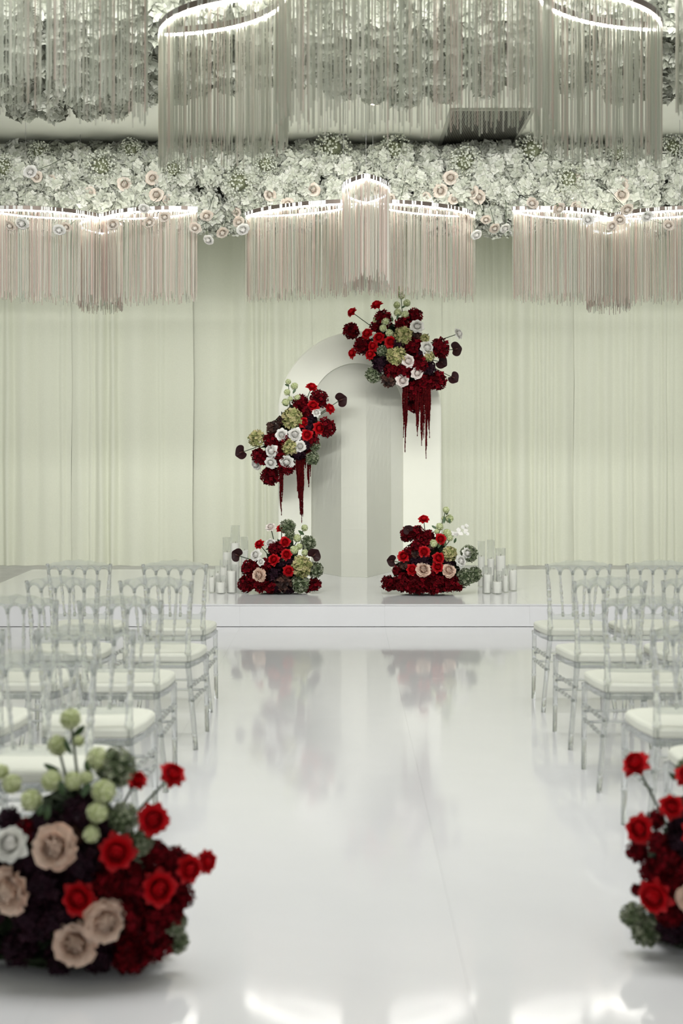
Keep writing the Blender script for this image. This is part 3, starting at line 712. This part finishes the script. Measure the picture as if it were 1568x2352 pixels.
    for s in (-1, 1):
        for z in (.25, .322):
            mb = MB(); pts = []; rad = []; a = Vector((s * (.182 + (.33 - z) * .1), -.012, z)); b = Vector((s * .214, .40, z + .0)); n = 34
            for k in range(n + 1):
                t = k / n; pts.append(a.lerp(b, t)); rad.append(.0085 + (.0045 if k % 6 in (2, 3) and 3 < k < 31 else 0))
            mb.tube(pts, rad, 8); P.append(('side_stretcher', mb.mesh('side_stretcher', A, True)))
    for z in (.235, .290):
        mb = MB(); mb.tube([(-.214, .40, z), (-.08, .40, z), (.08, .40, z), (.214, .40, z)], .007, 8); P.append(('front_stretcher', mb.mesh('front_stretcher', A, True)))
    return P
CP = chair_parts()
ordn = ['first', 'second', 'third', 'fourth', 'fifth']
def chair(x, y, rz, label, group):
    t = thing('banquet_chair', (x, y, 0), label, 'chair', group, rz)
    for nm, me in CP: obj(nm, me, t)
ZR = [8.62, 7.60, 6.68, 5.66, 4.93]
def row_y(i): return ZR[i]
LX = [-1.005, -0.985, -1.035, -1.01, -1.04]; LO = [-1.585, -1.485, -1.52, -1.53, -1.60]
RX = [1.43, 1.425, 1.415, 1.42, 1.43]; RO = [1.915, 1.905]
turn = [0.02, -0.03, 0.03, 0.0, 0.02]
for i in range(5):
    chair(LX[i], ZR[i], turn[i], f'clear acrylic aisle-end chair, {ordn[i]} row from the stage, on the half-way bouquet side', 'clear chairs along the aisle')
    if i < 4: chair(LO[i], ZR[i] + 0.02, -turn[i], f'clear acrylic chair second from the aisle, {ordn[i]} row from the stage, half-way bouquet side', 'clear chairs away from the aisle')
    chair(RX[i], ZR[i], -turn[i] * 0.7, f'clear acrylic aisle-end chair, {ordn[i]} row from the stage, on the shoulder bouquet side', 'clear chairs along the aisle')
for i in range(2):
    chair(RO[i], ZR[i] + 0.02, turn[i], f'clear acrylic chair second from the aisle, {ordn[i]} row from the stage, shoulder bouquet side', 'clear chairs away from the aisle')

# ------------------------------------------------------------------ chandeliers
def vesica(a, b, hw, n=26):
    a, b = Vector(a), Vector(b); d = b - a; L = d.length; d /= L; q = Vector((-d.y, d.x))
    pts = []
    Rr = (L * L / 4 + hw * hw) / (2 * hw); th = math.asin(min(1, L / 2 / Rr))
    for side in (1, -1):
        for k in range(n):
            t = -th + 2 * th * k / n; t *= side
            x = L / 2 + Rr * math.sin(t); yv = (Rr * math.cos(t) - (Rr - hw)) * side
            pts.append(a + d * x + q * yv)
    return pts
def ellipse(c, rx, ry, n=48):
    return [Vector((c[0] + rx * math.cos(2 * PI * k / n), c[1] + ry * math.sin(2 * PI * k / n))) for k in range(n)]
def band(mb, loop, z0, z1, w_):
    n = len(loop); vs = []; fs = []
    for i, p in enumerate(loop):
        t = (loop[(i + 1) % n] - loop[i - 1]).normalized(); q = Vector((-t.y, t.x)) * w_ / 2
        vs += [(p.x - q.x, p.y - q.y, z0), (p.x + q.x, p.y + q.y, z0), (p.x + q.x, p.y + q.y, z1), (p.x - q.x, p.y - q.y, z1)]
    for i in range(n):
        j = (i + 1) % n
        for k in range(4): fs.append((i * 4 + k, j * 4 + k, j * 4 + (k + 1) % 4, i * 4 + (k + 1) % 4))
    mb.add(vs, fs)
def along(loop, step, r):
    out = []; n = len(loop); acc = 0
    for i in range(n):
        a, b = loop[i], loop[(i + 1) % n]; L = (b - a).length
        while acc < L: out.append(a.lerp(b, acc / L)); acc += step * r.uniform(0.8, 1.2)
        acc -= L
    return out
def chandelier(label, base, rim_z, loops, strand, step=0.0095, rad=0.0034, seed=1, wires=(), mat='strand'):
    r = random.Random(seed)
    root = thing('fringe_chandelier', base, label, 'chandelier'); B = Vector(base)
    for lp in loops:
        loop = [p - Vector((B.x, B.y)) for p in lp]; z = rim_z - B.z
        mb = MB(); band(mb, loop, z, z + 0.038, 0.022); fr = obj('rim_frame', mb.mesh('rim_frame', M['dark_metal']), root)
        mb = MB()
        for p in along(loop, 0.022, r): mb.box((p.x - .0135, p.y - .0135, z + .003), (p.x - .0075 + .021, p.y - .0075 + .021, z + .036)) if r.random() < .5 else None
        obj('rim_fins', mb.mesh('rim_fins', M['wire']), fr, kind='stuff')
        mb = MB(); band(mb, loop, z - 0.012, z - 0.0005, 0.012); obj('light_strip', mb.mesh('light_strip', M['led']), root)
        mb = MB(); band(mb, loop, z + 0.030, z + 0.0386, 0.012); obj('upper_light_strip', mb.mesh('upper_light_strip', M['led_soft']), root)
        mb = MB()
        for p in along(loop, step, r):
            q = Vector((r.gauss(0, .006), r.gauss(0, .006))); ln = strand * r.uniform(0.90, 1.03); t = r.random()
            x, yy = p.x + q.x, p.y + q.y; vs = []
            for zz in (z - .004, z - ln):
                for k in range(3): vs.append((x + rad * math.cos(k * 2.094), yy + rad * math.sin(k * 2.094), zz))
            mb.add(vs, [(0, 1, 4, 3), (1, 2, 5, 4), (2, 0, 3, 5), (5, 4, 3)], t)
        obj('strand_fringe', mb.mesh('strand_fringe', M[mat]), root, kind='stuff')
    for (li, fr_) in wires:
        p = loops[li][int(fr_ * len(loops[li]))]
        mb = MB(); mb.tube([(p[0] - B.x, p[1] - B.y, rim_z - B.z), (p[0] - B.x, p[1] - B.y, CEIL - B.z + 0.004)], 0.0016, 5); obj('wire', mb.mesh('wire', M['wire']), root)
    return root
HZ = 3.83
hub = (0.225, 13.12)
chandelier('three-petal fringe chandelier above the arch, its front petal pointing down the aisle', (hub[0], hub[1], CEIL), HZ,
    [vesica(hub, (0.205, 11.9), 0.20), vesica((0.20, 13.16), (-0.93, 13.92), 0.19), vesica((0.25, 13.16), (1.30, 13.92), 0.19)], 0.83, seed=1,
    wires=[(0, .5), (0, .22), (0, .78), (1, .3), (2, .05)])
hub = (-2.32, 13.68); HS = 3.78
chandelier('three-petal fringe chandelier over the stage on the half-way bouquet side', (hub[0], hub[1], CEIL), HS,
    [vesica(hub, (-2.48, 14.72), 0.21), vesica((-2.30, 13.70), (-1.35, 13.28), 0.19), vesica((-2.34, 13.70), (-3.30, 13.25), 0.19)], 0.83, seed=2,
    wires=[(0, .3), (1, .3), (2, .7)])
hub = (2.57, 13.68)
chandelier('three-petal fringe chandelier over the stage on the shoulder bouquet side', (hub[0], hub[1], CEIL), HS,
    [vesica(hub, (2.76, 14.72), 0.21), vesica((2.55, 13.70), (1.60, 13.28), 0.19), vesica((2.59, 13.70), (3.56, 13.25), 0.19)], 0.83, seed=3,
    wires=[(0, .3), (1, .18), (2, .3)])
HN = 4.10
chandelier('broad fringe chandelier hanging over the aisle between the chair rows', (0.38, 7.3, CEIL), HN,
    [vesica((-0.30, 7.88), (-1.10, 8.62), 0.20), vesica((1.05, 7.75), (1.91, 8.52), 0.20), ellipse((0.37, 7.25), 0.70, 0.36)], 0.83, 0.011, 0.0036, 4,
    wires=[(0, .3), (1, .3), (2, .1), (2, .6)], mat='strand_silver')
chandelier('long fringe chandelier over the chairs on the half-way bouquet side', (-1.7, 6.7, CEIL), HN,
    [vesica((-2.4, 6.1), (-1.0, 7.35), 0.26)], 0.83, 0.013, 0.0036, 5, wires=[(0, .2), (0, .7)], mat='strand_silver')
chandelier('long fringe chandelier over the chairs on the shoulder bouquet side', (2.4, 6.8, CEIL), HN,
    [vesica((1.72, 7.35), (3.1, 6.2), 0.26)], 0.83, 0.013, 0.0036, 6, wires=[(0, .2), (0, .7)], mat='strand_silver')

# ------------------------------------------------------------------ flower cornice above the curtain
cor = thing('flower_cornice', (0.2, 14.9, CEIL), 'deep cornice of massed white silk flowers under the ceiling above the stage', 'flower cornice')
CB = Vector((0.2, 14.9, CEIL))
mb = MB(); mb.box((-5.4, 14.72, 3.98), (5.8, 15.5, CEIL)); 
obj('backing_board', MB.mesh(mb, 'backing_board', M['backing']), cor, -CB)
CW = [ball_mesh('hydrangea', M['cornice_white'], s, 85, 0.34, 0.34, 4, 0.22, 0.10, 0.78) for s in (41, 42, 43)]
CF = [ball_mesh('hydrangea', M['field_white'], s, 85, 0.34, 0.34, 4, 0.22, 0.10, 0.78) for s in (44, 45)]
CPE = [rose_mesh('silk_rose', M['silk_peach'], s, 0.1, 0.06, 0.9) for s in (51, 52)]
CWR = [rose_mesh('silk_rose', M['white'], s, 0.1, 0.06, 0.9) for s in (53,)]
PROF = [(14.58, 4.60), (14.34, 4.46), (14.20, 4.28), (14.24, 4.08), (14.42, 3.92), (14.72, 3.84)]
def prof(s):
    s = max(0, min(0.9999, s)) * (len(PROF) - 1); i = int(s); t = s - i
    return PROF[i][0] + (PROF[i + 1][0] - PROF[i][0]) * t, PROF[i][1] + (PROF[i + 1][1] - PROF[i][1]) * t
r = random.Random(12); nh = 0
rows = 7
for j in range(rows):
    s = (j + 0.3) / rows; x = -4.2 + (0.1 if j % 2 else 0)
    while x < 4.5:
        yy, z = prof(s + r.uniform(-.05, .05))
        near = min(abs(x - c) for c in (-2.4, 2.66, 0.22))
        lift = 0.10 if (s > .7 and near < .5) else 0
        rad = r.uniform(0.115, 0.15)
        p = Vector((x + r.uniform(-.05, .05), yy + r.uniform(-.04, .05), z + lift + r.uniform(-.03, .03)))
        if nh < 300:
            obj('hydrangea', CW[r.randrange(3)], cor, p - CB, facing((r.uniform(-.5, .5), -1, -s * .8), r.uniform(0, 6)), rad); nh += 1
        x += r.uniform(0.19, 0.235)
BR = [breath_mesh(1), breath_mesh(2)]; BC = breath_core()
for (px, py, d) in [(10, 385, 70), (92, 352, 60), (232, 382, 80), (398, 388, 60), (610, 378, 60), (548, 418, 80), (762, 340, 90), (905, 345, 80), (1068, 370, 80), (1222, 345, 90), (1305, 412, 80), (1545, 340, 70), (1420, 355, 60), (300, 345, 60)]:
    p = at(px, py, 14.10 if py > 360 else 14.25); k = d / 2 * 14.15 / F_PX
    o = obj('gypsophila', BR[r.randrange(2)], cor, p - CB, facing((r.uniform(-.3, .3), -1, -.3), r.uniform(0, 6)), k); obj('sprig_core', BC, o)
for i in range(40):   # peach and blush blooms set into the white
    s = r.uniform(.42, .85); x = r.uniform(-3.7, 3.9); yy, z = prof(s); p = Vector((x, yy - .11, z))
    obj('silk_rose', CPE[r.randrange(2)], cor, p - CB, facing((r.uniform(-.5, .5), -1, -.4), r.uniform(0, 6)), r.uniform(.05, .09))
DR = [(136, 529), (152, 522), (23, 519), (50, 514), (259, 516), (343, 511), (330, 480), (378, 499), (448, 524), (478, 552), (474, 496), (511, 535), (558, 528), (548, 510), (596, 538), (908, 488), (897, 507), (1044, 530), (1094, 540), (1116, 505), (1136, 525), (1160, 525), (1222, 467), (1284, 480), (1350, 505), (1423, 505), (1405, 520), (1486, 498), (1535, 518), (1440, 482), (70, 395), (660, 468), (1065, 498)]
LEAF = LIB['L'][1][0]
for i, (px, py) in enumerate(DR):   # blooms drooping below the cornice on thin stems
    Y = r.uniform(13.0, 13.2) if 200 < px < 460 or px > 1170 or px < 200 else r.uniform(13.7, 14.0)
    p = at(px, py, Y); sc = r.uniform(.055, .075); me = CPE[i % 2] if i % 3 else CWR[0]
    q = facing((r.uniform(-.6, .6), -.7, -.7), r.uniform(0, 6)); o = obj('silk_rose', me, cor, p - CB, q, sc)
    up = Vector((p.x + r.uniform(-.1, .1), max(p.y + .3, 14.15), p.z + r.uniform(.22, .36)))
    obj('stem', stem_mesh((0, 0, -.2), (q.inverted() @ (up - p)) / sc, .0028 / sc, -.05 / sc), o)
    if i % 2: obj('leaf', LEAF, o, (0.3, 0.2, -.7), facing((r.uniform(-1, 1), r.uniform(-1, 1), -.3)), 0.6)

# flower field on the ceiling towards the hall
cf = thing('ceiling_flower_field', (0.2, 11.5, CEIL), 'field of grey-white silk flowers covering the ceiling behind the near chandeliers', 'ceiling flowers')
FB = Vector((0.2, 11.5, CEIL)); nf = 0
mb = MB(); mb.box((-5.2, 9.6, CEIL - .03), (5.6, 11.9, CEIL)); obj('backing_board', mb.mesh('backing_board', M['backing']), cf, -FB)
Y = 9.7
while Y < 12.9:
    x = -3.2 + r.uniform(0, .2)
    while x < 3.4:
        edge = 12.75 + .25 * math.sin(x * 2.3) if x < -1.9 else 12.0 + .25 * math.sin(x * 2.9)
        if Y < edge and nf < 300:
            rad = r.uniform(.13, .17)
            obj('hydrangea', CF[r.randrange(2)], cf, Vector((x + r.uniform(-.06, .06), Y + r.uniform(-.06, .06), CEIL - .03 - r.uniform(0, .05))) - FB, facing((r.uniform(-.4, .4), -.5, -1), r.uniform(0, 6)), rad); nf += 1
        x += r.uniform(.26, .32)
    Y += .27

# ------------------------------------------------------------------ ceiling fittings
vy0, vy1, vx0, vx1 = 13.15, 14.75, 1.03, 1.755
vt = thing('air_vent', ((vx0 + vx1) / 2, (vy0 + vy1) / 2, CEIL), 'dark grey slatted air vent set in the ceiling', 'air vent'); VB = Vector(vt.location)
mb = MB(); mb.box((vx0, vy0, CEIL - .006), (vx1, vy1, CEIL - .001)); obj('cavity_shade', mb.mesh('cavity_shade', M['vent_shade']), vt, -VB)  # flat dark plate, duct shade put into its colour; no real opening
for (a, b) in (((vx0 - .03, vy0 - .03), (vx1 + .03, vy0)), ((vx0 - .03, vy1), (vx1 + .03, vy1 + .03)), ((vx0 - .03, vy0), (vx0, vy1)), ((vx1, vy0), (vx1 + .03, vy1))):
    mb = MB(); mb.box((a[0], a[1], CEIL - .022), (b[0], b[1], CEIL - .001)); obj('frame_bar', mb.mesh('frame_bar', M['vent']), vt, -VB)
mb = MB(); n = 42
for i in range(n):
    x = vx0 + (vx1 - vx0) * (i + .5) / n
    mb.add([(x - .004, vy0, CEIL - .020), (x + .004, vy0, CEIL - .005), (x + .006, vy0, CEIL - .005), (x - .002, vy0, CEIL - .020), (x - .004, vy1, CEIL - .020), (x + .004, vy1, CEIL - .005), (x + .006, vy1, CEIL - .005), (x - .002, vy1, CEIL - .020)],
           [(0, 1, 5, 4), (1, 2, 6, 5), (2, 3, 7, 6), (3, 0, 4, 7), (0, 3, 2, 1), (4, 5, 6, 7)])
obj('slats', mb.mesh('slats', M['vent']), vt, -VB, kind='stuff')
dl = thing('downlight', (.30, 12.95, CEIL), 'small lit recessed ceiling downlight near the air vent', 'light')
mb = MB(); mb.lathe([(.062, 0), (.062, -.006), (.045, -.010), (.040, -.002), (.040, 0)], 24); obj('trim_ring', mb.mesh('trim_ring', M['white_metal'], True), dl)
mb = MB(); mb.lathe([(.001, -.004), (.039, -.004), (.039, -.001)], 20); obj('lamp_disc', mb.mesh('lamp_disc', emit('warm_lamp', (1, .85, .7), 12)), dl)
sp = thing('sprinkler', (.017, 14.24, CEIL), 'small metal fire sprinkler hanging from the ceiling above the cornice', 'sprinkler')
mb = MB(); mb.lathe([(.001, 0), (.03, 0), (.03, -.006), (.012, -.010), (.010, -.05), (.001, -.05)], 14); obj('body', mb.mesh('body', M['wire'], True), sp)
mb = MB(); mb.lathe([(.001, -.056), (.022, -.056), (.022, -.053), (.001, -.050)], 14); obj('deflector', mb.mesh('deflector', M['wire'], True), sp)
